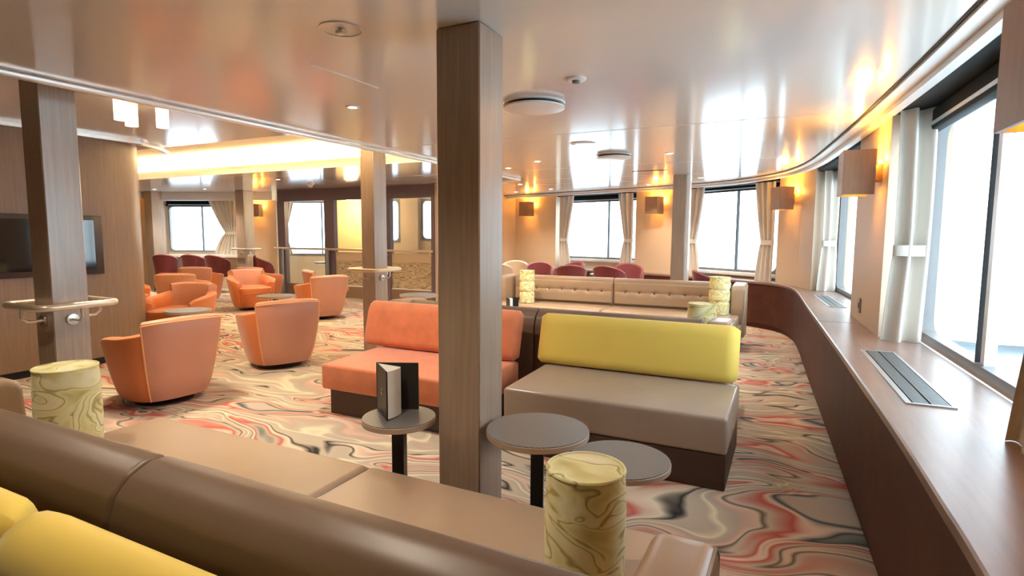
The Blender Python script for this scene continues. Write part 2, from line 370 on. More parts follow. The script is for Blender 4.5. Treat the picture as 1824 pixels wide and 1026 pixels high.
# windows: glass line a->b at the back of a bay, bottom wb, top wt
def window(name, a, b_, wb, wt, mull, blind=.0, hull='wall_right', top=HC - .001, zb=SZ - .03, wmat='wall', board=False, sash=0.0, mw=.007):
    a, b_ = Vector((*a, 0)), Vector((*b_, 0)); L = (b_ - a).length; ex = (b_ - a) / L; ey = Vector((-ex.y, ex.x, 0))  # ey points outwards or inwards
    mid = (a + b_) / 2
    if ey.dot(mid - Vector((-4, 4, 0))) < 0: ey = -ey                     # outward
    T = Matrix(((ex.x, ey.x, 0, a.x), (ex.y, ey.y, 0, a.y), (0, 0, 1, 0), (0, 0, 0, 1)))
    m = .06
    h = MB()
    h.box(-.05, L + .05, 0, .1, zb, wb, mat=T)
    h.box(-.05, m, 0, .1, wb, wt, mat=T); h.box(L - m, L + .05, 0, .1, wb, wt, mat=T)
    struct(h.build(hull, wmat, smooth=False))
    struct(MB().box(-.05, L + .05, 0, .1, wt, top, mat=T).build(hull, 'blind' if blind else wmat, smooth=False))
    w = bpy.data.objects.new(name, None); col.objects.link(w); struct(w)
    f = MB(); g = .045
    # frame with rounded inner corners
    n = 6; R_ = .10; x0, x1, z0, z1 = m, L - m, wb, wt; ix0, ix1, iz0, iz1 = x0 + g, x1 - g, z0 + g, z1 - g
    outer, inner = [], []
    for cx, cz, ix, iz, a0 in ((x1, z1, ix1 - R_, iz1 - R_, 0), (x0, z1, ix0 + R_, iz1 - R_, 1), (x0, z0, ix0 + R_, iz0 + R_, 2), (x1, z0, ix1 - R_, iz0 + R_, 3)):
        for k in range(n + 1):
            t_ = (a0 + k / n) * PI / 2
            inner.append((ix + R_ * math.cos(t_), iz + R_ * math.sin(t_))); outer.append((cx, cz))
    rings = []
    for (ox, oz), (ix, iz) in zip(outer, inner):
        rings.append([T @ Vector((ox, -.02, oz)), T @ Vector((ix, -.02, iz)), T @ Vector((ix, .06, iz)), T @ Vector((ox, .06, oz))])
    f.loft(rings, wrap=True)
    f.build('window_frame', 'frame', w)
    MB().box(m + .02, L - m - .02, .02, .03, wb + .02, wt - .02, mat=T).build('window_pane', 'glass', w, smooth=False)
    mb = MB()
    for mu in mull: mb.box(mu - mw, mu + mw, -.008, .05, wb + g, wt - g, mat=T)
    if mull: mb.build('mullion', 'dark', w, smooth=False)
    if sash:
        mb = MB().box(sash - .05, sash + .0, -.004, .045, wb + g, wt - g, mat=T); mb.build('sash_rail', 'alu', w, smooth=False)
    if board: MB().box(m - .03, L - m + .03, -.10, -.015, wb - .05, wb + .005, r=.006, mat=T).build('sill_board', 'white', w)
    if blind:
        q = MB(); q.box(m, L - m, -.09, -.022, wt - blind, wt + .03, r=.012, mat=T); o = q.build('roller_blind', 'blind', w)
        MB().box(m + .08, L - m - .08, -.1, -.092, wt - blind + .025, wt - blind + .045, mat=T).build('blind_rail', 'alu', o, smooth=False)
    return T
window('window_1', (.95, 2.25), (.84, 4.78), .715, 2.17, [1.36], blind=.10, sash=1.30, mw=.006)
window('window_2', (.80, 5.58), (.56, 8.3), .715, 2.17, [1.36], blind=.10)
window('window_3', (-.08, 9.58), (-1.66, 10.66), .80, 2.19, [.88], blind=.06, hull='wall_bow', board=True)
window('window_4', (-2.53, 11.02), (-4.46, 11.58), .90, 2.17, [.86], blind=.09, hull='wall_front', board=True)
# ---- far left hull
window('window_5', (-14.25, 9.0), (-12.15, 9.86), .92, 2.10, [.95], blind=.03, hull='wall_front', top=HL - .001, zb=0)
wallseg('wall_front', [(-16.9, 7.5), (-14.2, 8.75)], [(-16.9, 7.9), (-14.25, 9.15)], z0=0, z1=HL)
wallseg('wall_front', [(-12.15, 9.70), (-11.45, 9.98)], [(-12.2, 9.95), (-11.5, 10.22)], z0=0, z1=HL)
b = MB(); b.prism([(-14.3, 8.55), (-11.3, 9.75), (-11.4, 9.95), (-14.4, 8.75)], HL - .2, HL - .001); struct(b.build('trim_8', 'white', smooth=False))
b = MB(); b.prism([(-16.8, 7.3), (-14.3, 8.45), (-14.4, 8.7), (-16.8, 7.6)], HL - .17, HL - .001); struct(b.build('trim_9', 'white', smooth=False))
b = MB(); b.prism([(-14.2, 8.70), (-11.9, 9.62), (-12.0, 9.86), (-14.3, 9.0)], .80, .86); struct(b.build('trim_10', 'white', smooth=False))
# room behind the glass partition
window('window_6', (-11.45, 10.12), (-10.02, 10.70), .86, 2.2, [1.05], hull='wall_front', top=HL - .001, zb=0, wmat='cream')
wallseg('wall_front', [(-10.02, 10.58), (-8.9, 11.05)], [(-10.02, 10.8), (-8.9, 11.25)], z0=0, z1=HL, mat='yellowwall')
window('window_7', (-8.92, 11.10), (-8.55, 11.25), 1.2, 2.25, [], hull='wall_front', top=HL - .001, zb=0)
wallseg('wall_front', [(-8.55, 11.16), (-8.15, 11.32)], [(-8.55, 11.38), (-8.15, 11.54)], z0=0, z1=HL)
window('window_8', (-8.17, 11.40), (-7.2, 11.80), 1.25, 2.25, [.35], hull='wall_front', top=HL - .001, zb=0)
wallseg('wall_front', [(-7.2, 11.72), (-5.9, 12.1)], [(-7.2, 11.95), (-5.9, 12.3)], z0=0, z1=HL)

# curved wall with the television
TV = [(-6.5, -3.2), (-6.5, 2.2), (-6.50, 3.2), (-6.53, 3.55), (-6.62, 3.80), (-6.80, 3.98), (-7.1, 4.08), (-8.5, 4.1)]
TVS = smoothline(TV, 5)
band(shifted(TVS, -.16), TVS, .08, HL - .001, 'panelwood', 'wall_television')
band(shifted(TVS, -.16), shifted(TVS, -.05), 0, .08, 'dark', 'baseboard_television')
tr = smoothline([(-6.45, -3.2), (-6.45, 3.2), (-6.48, 3.75), (-6.62, 4.1), (-6.95, 4.45)], 5)
band(shifted(tr, -.03), shifted(tr, .02), HL - .035, HL - .0005, 'brighttrim', 'trim_11')
struct(MB().box(-6.50, -6.488, -3.2, 2.45, .935, .947).build('trim_12', 'dark', smooth=False))

# ------------------------------------------------------------------ columns
def column(x0, x1, y0, y1, h):
    b = MB(); b.box(x0, x1, y0, y1, 0, h - .001, r=.006, seg=1)
    return struct(b.build('column', 'col'))
column(-1.375, -1.163, 2.05, 2.262, HC)
column(-4.205, -4.0, 1.80, 2.0, HL)
column(-4.32, -4.135, 4.93, 5.15, HL)
column(-1.53, -1.345, 8.27, 8.47, HC)
column(-11.78, -11.5, 9.1, 9.38, HL)
column(-14.22, -13.92, 8.45, 8.75, HL)
struct(MB().box(-1.343, -1.30, 8.30, 8.44, 0, HC - .001).build('trim_13', 'white', smooth=False))

def handrail(cx, cy, half, z, label, colhalf):
    t_ = thing('column_handrail', label, 'handrail', (cx, cy, z), 0, 'handrails round the columns')
    pts = []; R_ = .06; n = 5
    for sx, sy, a0 in ((1, 1, 0), (-1, 1, 1), (-1, -1, 2), (1, -1, 3)):
        for k in range(n + 1):
            a = (a0 + k / n) * PI / 2
            pts.append((sx * (half - R_) + R_ * math.cos(a), sy * (half - R_) + R_ * math.sin(a), 0))
    MB().tube(pts, .021, closed=True).build('rail', 'handrail', t_)
    for ax, ay in ((1, 0), (-1, 0), (0, 1), (0, -1)):
        q = MB(); c = colhalf; 
        q.tube([(ax * half, ay * half, -.015), (ax * half, ay * half, -.07), (ax * (half - .03), ay * (half - .03), -.095), (ax * c, ay * c, -.095)], .008, 8)
        q.build('bracket', 'steel', t_)
        w = MB(); w.lathe([(.0, 0), (.034, 0), (.034, .012), (.0, .014)], 20)
        o = w.build('bracket_plate', 'steel', t_)
        o.location = (ax * c, ay * c, -.095); o.rotation_euler = Vector((ax, ay, 0)).to_track_quat('Z', 'Y').to_euler()
    return t_
handrail(-4.10, 1.90, .215, .955, 'square pale handrail wrapped around the column in front of the television', .104)
handrail(-4.228, 5.04, .215, 1.0, 'square pale handrail wrapped around the column behind the orange sofa', .1)
handrail(-11.64, 9.24, .24, 1.03, 'pale handrail around the column right of the far left window', .14)

# ------------------------------------------------------------------ sofas
def rounded_slab(w, prof, r=.03, n=4):
    """profile polygon in (y,z) extruded along x with rounded ends"""
    t_ = bmesh.new(); k = len(prof)
    v0 = [t_.verts.new((-w / 2, y, z)) for y, z in prof]; v1 = [t_.verts.new((w / 2, y, z)) for y, z in prof]
    t_.faces.new(v0[::-1]); t_.faces.new(v1)
    for i in range(k): t_.faces.new([v0[i], v0[(i + 1) % k], v1[(i + 1) % k], v1[i]])
    bmesh.ops.recalc_face_normals(t_, faces=t_.faces[:])
    if r: bmesh.ops.bevel(t_, geom=t_.edges[:], offset=r, segments=n, profile=0.5, affect='EDGES')
    return t_

def tufted_panel(w, z0, z1, y, nb):
    """front skin of a back cushion; y is the front face, depth goes to +y; a row of buttons pinches it"""
    zb = z0 + (z1 - z0) * .56; nx, nz = nb * 8, 14; bxs = [-w / 2 + w * (i + .8) / (nb + .6) for i in range(nb)]
    m = MB(); rows = []
    for j in range(nz + 1):
        z = z0 + (z1 - z0) * j / nz; row = []
        for i in range(nx + 1):
            x = -w / 2 + w * i / nx
            ed = min(1, min(x + w / 2, w / 2 - x) / .03); et = min(1, min(z - z0, z1 - z) / .04)
            ed, et = max(0, ed), max(0, et); puff = .03 * (ed * (2 - ed)) ** .5 * (et * (2 - et)) ** .5
            dz = abs(z - zb); d = min(math.hypot(x - q, z - zb) for q in bxs)
            puff -= .026 * math.exp(-(d / .03) ** 2) + .013 * math.exp(-(dz / .02) ** 2)
            row.append((x, y - puff, z))
        row = [(-w / 2, y + .05, z)] + row + [(w / 2, y + .05, z)]
        rows.append(row)
    m.loft(rows, closed_ring=False)
    return m, [(q, zb) for q in bxs]

def beige_sofa(name, label, x0, x1, yback, depth, h, face, mat='leather', tufts=True, seatz=.42, wing=.30, wingw=.17, mid=0.0):
    """local frame: back at +y, seat front at -depth, facing -y; face=+1 looks towards -Y of the room, -1 towards +Y"""
    w = x1 - x0; cx = (x0 + x1) / 2
    t_ = thing(name, label, 'sofa', (cx, yback, 0), 0 if face > 0 else PI)
    MB().box(-w / 2 + .07, w / 2 - .07, -depth + .07, -.04, 0, .09).build('plinth', 'plinth', t_, smooth=False)
    MB().box(-w / 2 + .02, w / 2 - .02, -depth + .02, -.02, .09, seatz - .12, r=.012).build('base', mat, t_)
    sw = w - .10 if face > 0 else w - 2 * wingw - .04
    def halves(W):   # two modules meeting at the seam
        m_ = -mid if face < 0 else mid
        return ((-1, m_ + W / 2, (m_ - W / 2) / 2), (1, W / 2 - m_, (m_ + W / 2) / 2))
    for s, hw, hc in halves(sw):
        q = MB(); q.merge(rounded_slab(hw - .008, [(-depth, seatz - .125), (-depth, seatz - .002), (-.22, seatz), (-.2, seatz - .125)], .028), Matrix.Translation((hc, 0, 0)))
        q.build('seat_cushion', mat, t_)
    bw = w - wingw * 2 - .02
    for s, hw, hc in halves(bw):
        q = MB(); q.merge(rounded_slab(hw - .006, [(-.17, .30), (-.185, h - .03), (-.165, h), (-.115, h + .002), (-.06, h - .022), (-.02, h - .062), (0, h - .13), (0, .1), (-.1, .1)], .016, 3), Matrix.Translation((hc, 0, 0)))
        o = q.build('back_panel', mat if face > 0 else 'leathershade', t_)  # backs turned to the camera carry their shade in the leather colour
        if tufts:
            m, bt = tufted_panel(hw - .02, seatz + .01, h - .05, -.185, 7)
            f = m.build('tufted_cushion', mat, t_); f.location = (hc, 0, 0)
            for qx, qz in bt:
                k = MB(); k.lathe([(0, -.006), (.009, -.005), (.013, 0), (.009, .005), (0, .006)], 10)
                kb = k.build('button', 'leathershade', f); kb.location = (qx, -.192, qz); kb.rotation_euler = (PI / 2, 0, 0)
    for s in (-1, 1):
        q = MB(); q.merge(rounded_slab(wingw, [(-.17 - wing * .55, .12), (-.17 - wing, .50), (-.17 - wing * .96, h - .05), (-.17 - wing * .8, h - .015), (-.02, h + .004), (-.002, h - .03), (-.002, .1)], .034, 4), Matrix.Translation((s * (w / 2 - wingw / 2 + .012), 0, 0)))
        o = q.build('wing_armrest', mat, t_)
        MB().tube([(s * (w / 2 - .012), -.17 - wing * .97, .16), (s * (w / 2 + .004), -.175 - wing, .5), (s * (w / 2 + .004), -.17 - wing * .97, h - .07), (s * (w / 2 + .004), -.17 - wing * .8, h - .03), (s * (w / 2 + .004), -.04, h - .012)], .006, 6).build('piping', 'leather2', o)
    return t_
sofaA = beige_sofa('leather_sofa', 'tan leather sofa in the foreground, seen from behind its long low back', -3.17, -.115, .785, 1.03, .775, -1, mid=.08, wingw=.14)
sofaC = beige_sofa('leather_sofa', 'tan leather sofa standing back to back with the yellow-backed bench', -3.35, -.36, 4.17, .90, .785, -1)
sofaD = beige_sofa('leather_sofa', 'tan button-tufted leather sofa facing the camera, farthest of the three leather sofas', -3.92, -.47, 7.86, .80, .80, 1)

def bench(label, x0, x1, yf, yb, seatz, top, pad, padx, seatmat, baseh, padmat):
    w = x1 - x0; cx = (x0 + x1) / 2; d = yb - yf
    t_ = thing('bench_sofa', label, 'bench sofa', (cx, yf, 0))
    if baseh:
        MB().box(-w / 2 + .05, w / 2 - .05, .05, d + .12, 0, baseh).build('plinth', 'plinth', t_, smooth=False)
    q = MB(); q.merge(rounded_slab(w, [(0, max(baseh, .2)), (0, seatz - .004), (d + .05, seatz + .012), (d + .15, seatz), (d + .15, max(baseh, .2))], .022, 3)); q.build('seat', seatmat, t_)
    if not baseh: MB().box(-w / 2 + .004, w / 2 - .004, .004, d + .14, 0, .20, r=.006).build('base', 'plinth', t_)
    pw = padx[1] - padx[0]; pc = (padx[0] + padx[1]) / 2 - cx
    # thick rounded back pad, leaning back
    prof = []; z0, z1 = seatz + .012, top; th = .15
    nn = 8
    yb0 = d + .02
    for k in range(nn + 1):
        a = PI * k / nn; prof.append((th / 2 * -math.cos(a), z1 - z0 - th / 2 + th / 2 * math.sin(a)))
    for k in range(nn + 1):
        a = PI + PI * k / nn; prof.append((th / 2 * -math.cos(a), th / 2 + th / 2 * math.sin(a)))
    lean = .26
    rings = []
    for k in range(21):
        u = -1 + 2 * k / 20; x = math.copysign(abs(u) ** .55, u) * pw / 2
        e = (1 - abs(u) ** 5) ** .5 if abs(u) < 1 else 0
        e = .0 if abs(u) >= 1 else max(e, 0)
        rr = []
        edge = max(0, (abs(x) - (pw / 2 - .07)) / .07); sc_ = math.sqrt(max(0, 1 - edge ** 2)) * .93 + .07
        sz_ = 1 - .16 * edge ** 3
        for y, z in prof:
            zc = (z1 - z0) / 2; zz = zc + (z - zc) * sz_; yy = y * sc_
            rr.append((pc + x, yb0 + th / 2 + yy + zz * lean, z0 + zz))
        rings.append(rr)
    m = MB().loft(rings); m.build(pad, padmat, t_, angle=60)
    return t_
bench('bench sofa with a taupe leather seat and thick yellow back pad', -1.625, -.255, 3.17, 3.80, .417, .80, 'yellow_back_pad', (-1.70, -.265), 'leather2', .0, 'yellow')
bench('orange velvet bench sofa with mottled back pad behind the big column', -3.22, -1.88, 3.18, 3.80, .40, .80, 'orange_back_pad', (-3.40, -1.86), 'orange', .20, 'orange')
bench('nearest bench with yellow back pad, its top filling the bottom left corner', -1.46, -.08, -.16, .39, .40, .80, 'yellow_back_pad', (-1.475, -.10), 'leather2', .0, 'yellow')
bench('bench with yellow back pad cut off at the left edge of the photo', -2.88, -1.50, -.16, .39, .40, .80, 'yellow_back_pad', (-2.92, -1.50), 'leather2', .0, 'yellow')

# ------------------------------------------------------------------ cylinder cushions
def cyl_cushion(loc, r, h, label, bulge=.05, creases=0):
    t_ = thing('cylinder_cushion', label, 'cushion', loc, random.uniform(0, 6), 'marbled yellow-green cylinder cushions')
    n = 30; prof = [(0, .0), (r * .9, .0), (r * .95, .006)]
    for k in range(n + 1):
        u = k / n; rr = r * (.955 + bulge * max(0, math.sin(PI * u)) ** .8)
        if creases: rr -= r * .10 * sum(math.exp(-((u - (c + 1) / (creases + 1)) / .035) ** 2) for c in range(creases))
        prof.append((rr, .012 + u * (h - .02)))
    prof += [(r * .935, h - .002), (r * .9, h - .004)]
    MB().lathe(prof + [(r * .5, h - .001), (0, h)], 40).build('cushion_body', 'cushion', t_)
    ring = [(r * .945 * math.cos(2 * PI * k / 40), r * .945 * math.sin(2 * PI * k / 40), h - .004) for k in range(40)]
    MB().tube(ring, .005, 6, closed=True).build('piping', 'cushion', t_)
    return t_
cyl_cushion((-.475, 1.43, .421), .112, .345, 'large marbled cylinder cushion at the right end of the foreground sofa, by its armrest')
cyl_cushion((-2.88, 1.33, .421), .125, .385, 'marbled cylinder cushion at the left end of the foreground sofa below the column handrail')
cyl_cushion((-.62, 4.78, .42), .115, .43, 'short-looking marbled cylinder cushion just behind the right end of the yellow back pad')
cyl_cushion((-.76, 7.42, .42), .125, .47, 'tall creased marbled cylinder cushion at the right end of the tufted sofa', creases=2, bulge=.06)
cyl_cushion((-3.38, 7.35, .42), .11, .47, 'bright yellow marbled cylinder cushion at the left end of the tufted sofa', creases=2, bulge=.04)

# ------------------------------------------------------------------ tables
def round_table(loc, r, h, label, oval=1.0):
    t_ = thing('round_table', label, 'table', loc, .35, 'small round pedestal tables')
    MB().lathe([(0, h - .003), (r - .002, h - .003), (r - .002, h), (0, h)], 48).build('table_top', 'tabletop', t_)
    MB().lathe([(0, h - .032), (r - .012, h - .032), (r, h - .026), (r, h - .006), (r - .003, h - .003), (0, h - .003)], 48).build('table_edge', 'tableedge', t_)
    q = MB(); q.box(-.027, .027, -.027, .027, .014, h - .032); q.build('pedestal', 'black', t_, smooth=False)
    MB().lathe([(0, 0), (r * .72, 0), (r * .72, .008), (r * .66, .014), (0, .014)], 32).build('foot_plate', 'black', t_)
    return t_
round_table((-1.55, 1.995, 0), .165, .58, 'small round table carrying the open black menu, left of the big column')
round_table((-.925, 2.13, 0), .218, .58, 'round ribbed table right of the big column, higher of the nested pair')
round_table((-.61, 2.29, 0), .213, .45, 'lower round table tucked under the ribbed one beside the cylinder cushion')
round_table((-2.9, 6.0, 0), .25, .45, 'round table hidden behind the leather sofa back, holding a lying black menu')
round_table((-6.10, 4.05, 0), .24, .53, 'small round table standing in front of the left orange tub chair')
round_table((-6.55, 5.65, 0), .25, .52, 'small round table between the middle orange tub chairs')
round_table((-4.85, 6.75, 0), .28, .52, 'round table by the wave-etched glass beyond the second column')
round_table((-13.75, 7.55, 0), .32, .76, 'round dining table by the far left wall')

def menu(loc, rz, label, open_=.9, h=.215, w=.125, pages=True):
    t_ = thing('menu', label, 'menu', loc, rz, 'black menus')
    for s, nm in ((-1, 'front_cover'), (1, 'back_cover')):
        a = s * open_ / 2
        q = MB(); q.box(.0, w, -.002, .002, 0, h); o = q.build(nm, 'cover', t_, smooth=False); o.rotation_euler = (0, 0, a)
        if nm == 'front_cover':
            e = MB(); T = Matrix.Translation((w * .5, -.0026, h * .5)) @ Matrix.Rotation(PI / 2, 4, 'X')
            e.box(-.010, .010, -.010, -.006, -.0004, .0004, mat=T); e.box(-.014, .014, -.017, -.014, -.0004, .0004, mat=T)
            e.box(-.004, .004, .0, .014, -.0004, .0004, mat=T); e.box(-.0075, .0075, .004, .008, -.0004, .0004, mat=T)
            e.build('emblem', 'emblem', o, smooth=False)
    MB().tube([(0, 0, 0), (0, 0, h)], .004, 8).build('spine', 'cover', t_)
    if pages:
        a0, a1 = -open_ / 2 + .03, .06; n_ = 8
        poly = [(0.003, 0)] + [((w * .97 - .045 * k / n_) * math.cos(a0 + (a1 - a0) * k / n_), (w * .97 - .045 * k / n_) * math.sin(a0 + (a1 - a0) * k / n_)) for k in range(n_ + 1)]
        MB().prism(poly, .004, h - .004).build('pages', 'paper', t_, smooth=False)
    return t_
menu((-1.705, 2.035, .581), math.radians(-7), 'black menu standing open with white pages on the small round table', open_=1.10, h=.222, w=.195)
menu((-3.02, 5.98, .451), math.radians(-20), 'black menu on the table in front of the tufted sofa', open_=1.0, h=.20, w=.15)

# ------------------------------------------------------------------ tub armchairs
def tub_section(th, zt, a=.40, b_=.39, thick=.105):
    ct, st = math.cos(th), math.sin(th); e = 2 / 2.9
    px = a * math.copysign(abs(st) ** e, st); py = b_ * math.copysign(abs(ct) ** e, ct)
    L = math.hypot(px, py); ux, uy = px / L, py / L
    def S(z): return .70 + .345 * (min(1, max(0, (z - .05)) / .66) ** .62)
    pts = []
    zs = [.06 + (zt - .09) * u for u in (0, .1, .24, .4, .57, .76, 1)]
    for z in zs: pts.append((px * S(z), py * S(z), z))
    o = S(zt); rt = thick / 2
    for k in range(1, 6):
        aa = PI * k / 6; d = rt - rt * math.cos(aa)
        pts.append((px * o - ux * d, py * o - uy * d, zt - .03 + .03 * math.sin(aa)))
    for z in (zt - .03, .45, .30): 
        z = min(z, zt - .03); s_ = S(max(z, .45)); pts.append((px * s_ - ux * thick, py * s_ - uy * thick, z))
    s_ = S(.3); pts.append((px * .72 - ux * thick * .6, py * .72 - uy * thick * .6, .08))
    return pts
def make_tub():
    t_ = thing('tub_armchair', 'orange tub armchair', 'armchair', (0, 0, 0), 0, 'orange tub armchairs')
    B0 = math.radians(44)
    def topz(th): return .735 - .02 * (abs(th) / B0) ** 2
    rings = [tub_section(-B0 + 2 * B0 * k / 20, topz(-B0 + 2 * B0 * k / 20)) for k in range(21)]
    bk = MB().loft(rings).build('backrest', 'chairback', t_)
    pp = [Vector(r[6]) + Vector((0, 0, .012)) for r in rings]
    edge = lambda r: [Vector(p) for p in r[:7]]
    seam = edge(rings[0]) + [Vector(r[6]) for r in rings[1:-1]] + edge(rings[-1])[::-1]
    MB().tube(seam, .0065, 6).build('piping', 'piping', bk)
    for s in (-1, 1):
        rr = []
        n = 14; B1 = math.radians(132)
        for k in range(n + 1):
            th = (B0 + .02) + (B1 - B0) * k / n; u = k / n
            z = .625 - .085 * u - (.03 * max(0, (u - .8) / .2) ** 2)
            rr.append(tub_section(s * th, z, thick=.125 if u < .9 else .115))
        MB().loft(rr if s < 0 else rr[::-1]).build('armrest', 'chair', t_)
    # seat cushion with a bowed front
    def outline(k, n, sx, yb, yf):
        a_ = 2 * PI * k / n; e = .55
        x = math.copysign(abs(math.cos(a_)) ** e, math.cos(a_)) * sx; y = math.copysign(abs(math.sin(a_)) ** e, math.sin(a_))
        return x, (y * yb if y > 0 else y * yf)
    def ring(z, sx, yb, yf): return [(*outline(k, 36, sx, yb, yf), z) for k in range(36)]
    MB().loft([ring(.30, .285, .285, .36), ring(.315, .30, .30, .385), ring(.37, .305, .305, .395), ring(.41, .30, .30, .385), ring(.428, .275, .28, .355), ring(.434, .15, .15, .2)]).build('seat_cushion', 'chair', t_)
    MB().loft([ring(.06, .25, .25, .26), ring(.10, .265, .26, .29), ring(.2, .275, .27, .33), ring(.305, .28, .28, .36)]).build('seat_base', 'chair', t_)
    MB().lathe([(0, 0), (.22, 0), (.22, .012), (.06, .022), (.05, .062), (0, .062)], 32).build('swivel_base', 'black', t_)
    return t_
tub = make_tub()
TUBS = [
    (-4.70, 2.88, 266, 'nearest orange tub armchair, turned away behind the left cylinder cushion'),
    (-4.86, 4.22, 247, 'orange tub armchair seen from behind left of the orange velvet bench'),
    (-6.98, 6.95, 250, 'orange tub armchair seen from behind in front of the glass partition'),
    (-8.90, 7.15, 66, 'orange tub armchair facing the camera in the middle of the lounge'),
    (-7.12, 4.62, 26, 'orange tub armchair facing the camera with a small round table before it'),
    (-9.35, 6.15, 215, 'orange tub armchair just behind the one with the small table'),
    (-10.75, 7.45, 215, 'brownish orange tub armchair farthest back below the left window'),
    (-9.45, 5.15, 100, 'red-orange tub armchair half hidden by the edge of the television wall'),
    (-7.85, 7.95, 150, 'orange tub armchair beside the glass partition, partly behind another one'),
    (-9.72, 8.05, 190, 'orange tub armchair with only its back top showing behind the middle one'),
]
for i, (x, y, a, lab) in enumerate(TUBS):
    o = tub if i == 0 else copy_tree(tub)
    o.location = (x, y, 0); o.rotation_euler = (0, 0, math.radians(a)); o['label'] = lab

# ------------------------------------------------------------------ bucket dining chairs
def make_bucket(name, fab):
    t_ = thing(name, name, 'chair', (0, 0, 0), 0)
    rings = []; n = 28
    for k in range(n + 1):
        th = math.radians(-128 + 256 * k / n); u = abs(k / n - .5) * 2
        zt = .90 - .22 * u ** 1.6 - .12 * max(0, (u - .75) / .25) ** 2
        ct, st = math.cos(th), math.sin(th); e = 2 / 2.3
        px, py = .29 * math.copysign(abs(st) ** e, st), .27 * math.copysign(abs(ct) ** e, ct); L = math.hypot(px, py); ux, uy = px / L, py / L
        S = lambda z: .80 + .24 * (z - .40) / .5
        q = [(px * S(z), py * S(z), z) for z in (.40, .5, .6, zt - .02)]
        q += [(px * S(zt) - ux * .02, py * S(zt) - uy * .02, zt)] + [(px * S(z) - ux * .045, py * S(z) - uy * .045, z) for z in (zt - .02, .55, .40)]
        rings.append(q)
    MB().loft(rings).build('shell_back', fab, t_)
    MB().lathe([(0, .37), (.22, .37), (.25, .40), (.25, .45), (.22, .475), (0, .48)], 32).build('seat', fab, t_)
    for sx in (-1, 1):
        for sy in (-1, 1):
            MB().tube([(sx * .15, sy * .15, .38), (sx * .21, sy * .21, 0)], .012, 8).build('leg', 'black', t_)
    return t_
bucket = make_bucket('bucket_chair', 'maroon'); bucket['group'] = 'maroon bucket chairs'
BK = [
    (-13.45, 8.45, 215, 'dark maroon bucket chair at the left end of the far left window'),
    (-12.85, 8.75, 205, 'dark maroon bucket chair below the middle of the far left window'),
    (-12.12, 8.85, 190, 'dark maroon bucket chair with a visible leg, right below the far left window'),
    (-10.55, 8.82, 160, 'maroon bucket chair under the wall lamp by the far left column'),
    (-4.15, 9.55, 20, 'maroon bucket chair left of the front window, beside the beige chairs'),
    (-3.75, 10.05, -30, 'maroon bucket chair farther back under the left edge of the front window'),
    (-3.42, 9.25, 200, 'maroon bucket chair with rounded back under the front window'),
    (-2.72, 9.30, 170, 'maroon bucket chair seen from behind under the right end of the front window'),
    (-2.55, 9.85, 20, 'maroon bucket chair behind another one at the right end of the front window'),
    (-1.02, 8.75, 110, 'maroon bucket chair under the bow window right of the slim column'),
]
for i, (x, y, a, lab) in enumerate(BK):
    o = bucket if i == 0 else copy_tree(bucket)
    o.location = (x, y, 0); o.rotation_euler = (0, 0, math.radians(a)); o['label'] = lab
bb = make_bucket('bucket_chair', 'beigefab'); bb['group'] = 'beige bucket chairs'
for i, (x, y, a, lab) in enumerate([(-4.75, 9.05, 200, 'beige bucket chair beside the big column, nearest to it'), (-4.75, 9.75, 20, 'beige bucket chair behind the other beige one, next to a maroon chair')]):
    o = bb if i == 0 else copy_tree(bb)
    o.location = (x, y, 0); o.rotation_euler = (0, 0, math.radians(a)); o['label'] = lab
round_table((-3.1, 9.9, 0), .17, .70, 'round dining table among the maroon chairs by the front window')

# ------------------------------------------------------------------ curtains
def curtain(a, b_, z0, z1, label, gather=0.5, tie=1.32, side=0, fold=.028, top=1.0, bot=.86, group='tied cream curtains'):
    """hangs along plan line a->b; pinched at height tie towards side (0=a,1=b)"""
    a, b_ = Vector((*a, 0)), Vector((*b_, 0)); L = (b_ - a).length; ex = (b_ - a) / L; ey = Vector((-ex.y, ex.x, 0))
    nf = max(4, int(L / .055)); nx, nz = nf * 6, 36
    t_ = thing('curtain', label, 'curtain', (a.x, a.y, z0), math.atan2(ex.y, ex.x), group)
    def w(z):
        if z > tie: u = min(1, (z - tie) / (z1 - tie)); return gather + (top - gather) * u ** .9
        u = (tie - z) / (tie - z0); return gather + (bot - gather) * u ** .7
    fr, bk = [], []
    for j in range(nz + 1):
        z = z0 + (z1 - z0) * j / nz; ww = w(z); amp = fold * (.55 + .45 * ww)
        rowf, rowb = [], []
        for i in range(nx + 1):
            u = i / nx; x = L * (u * ww + (side * (1 - ww)))
            y = amp * math.sin(2 * PI * nf / 2 * u + .4 * math.sin(3 * z)) + amp * .3 * math.sin(2 * PI * nf * u * .37 + z)
            rowf.append((x, y - .003, z - z0)); rowb.append((x, y + .003, z - z0))
        fr.append(rowf + rowb[::-1])
    MB().loft(fr).build('curtain_cloth', 'curtain', t_, angle=80)
    ww = w(tie); x0 = L * side * (1 - ww); x1 = x0 + L * ww
    rings = []
    n = 24; rx = (x1 - x0) / 2 + .006; ry = fold + .008
    for k in range(n):
        a_ = 2 * PI * k / n; cx = (x0 + x1) / 2; zz = tie - z0
        o_ = .035
        rings.append([(cx + rx * math.cos(a_), ry * math.sin(a_), zz - o_), (cx + rx * math.cos(a_), ry * math.sin(a_), zz + o_), (cx + (rx - .006) * math.cos(a_), (ry - .006) * math.sin(a_), zz + o_), (cx + (rx - .006) * math.cos(a_), (ry - .006) * math.sin(a_), zz - o_)])
    MB().loft(rings, wrap=True).build('tieback', 'curtain', t_)
    return t_
ZT = HC - .052
curtain((.575, 4.39), (.80, 4.44), SZ + .002, ZT, 'cream curtain tied with a band at the far side of the near right window', gather=.84, side=1, fold=.04, tie=1.31, top=.88, bot=1.0)
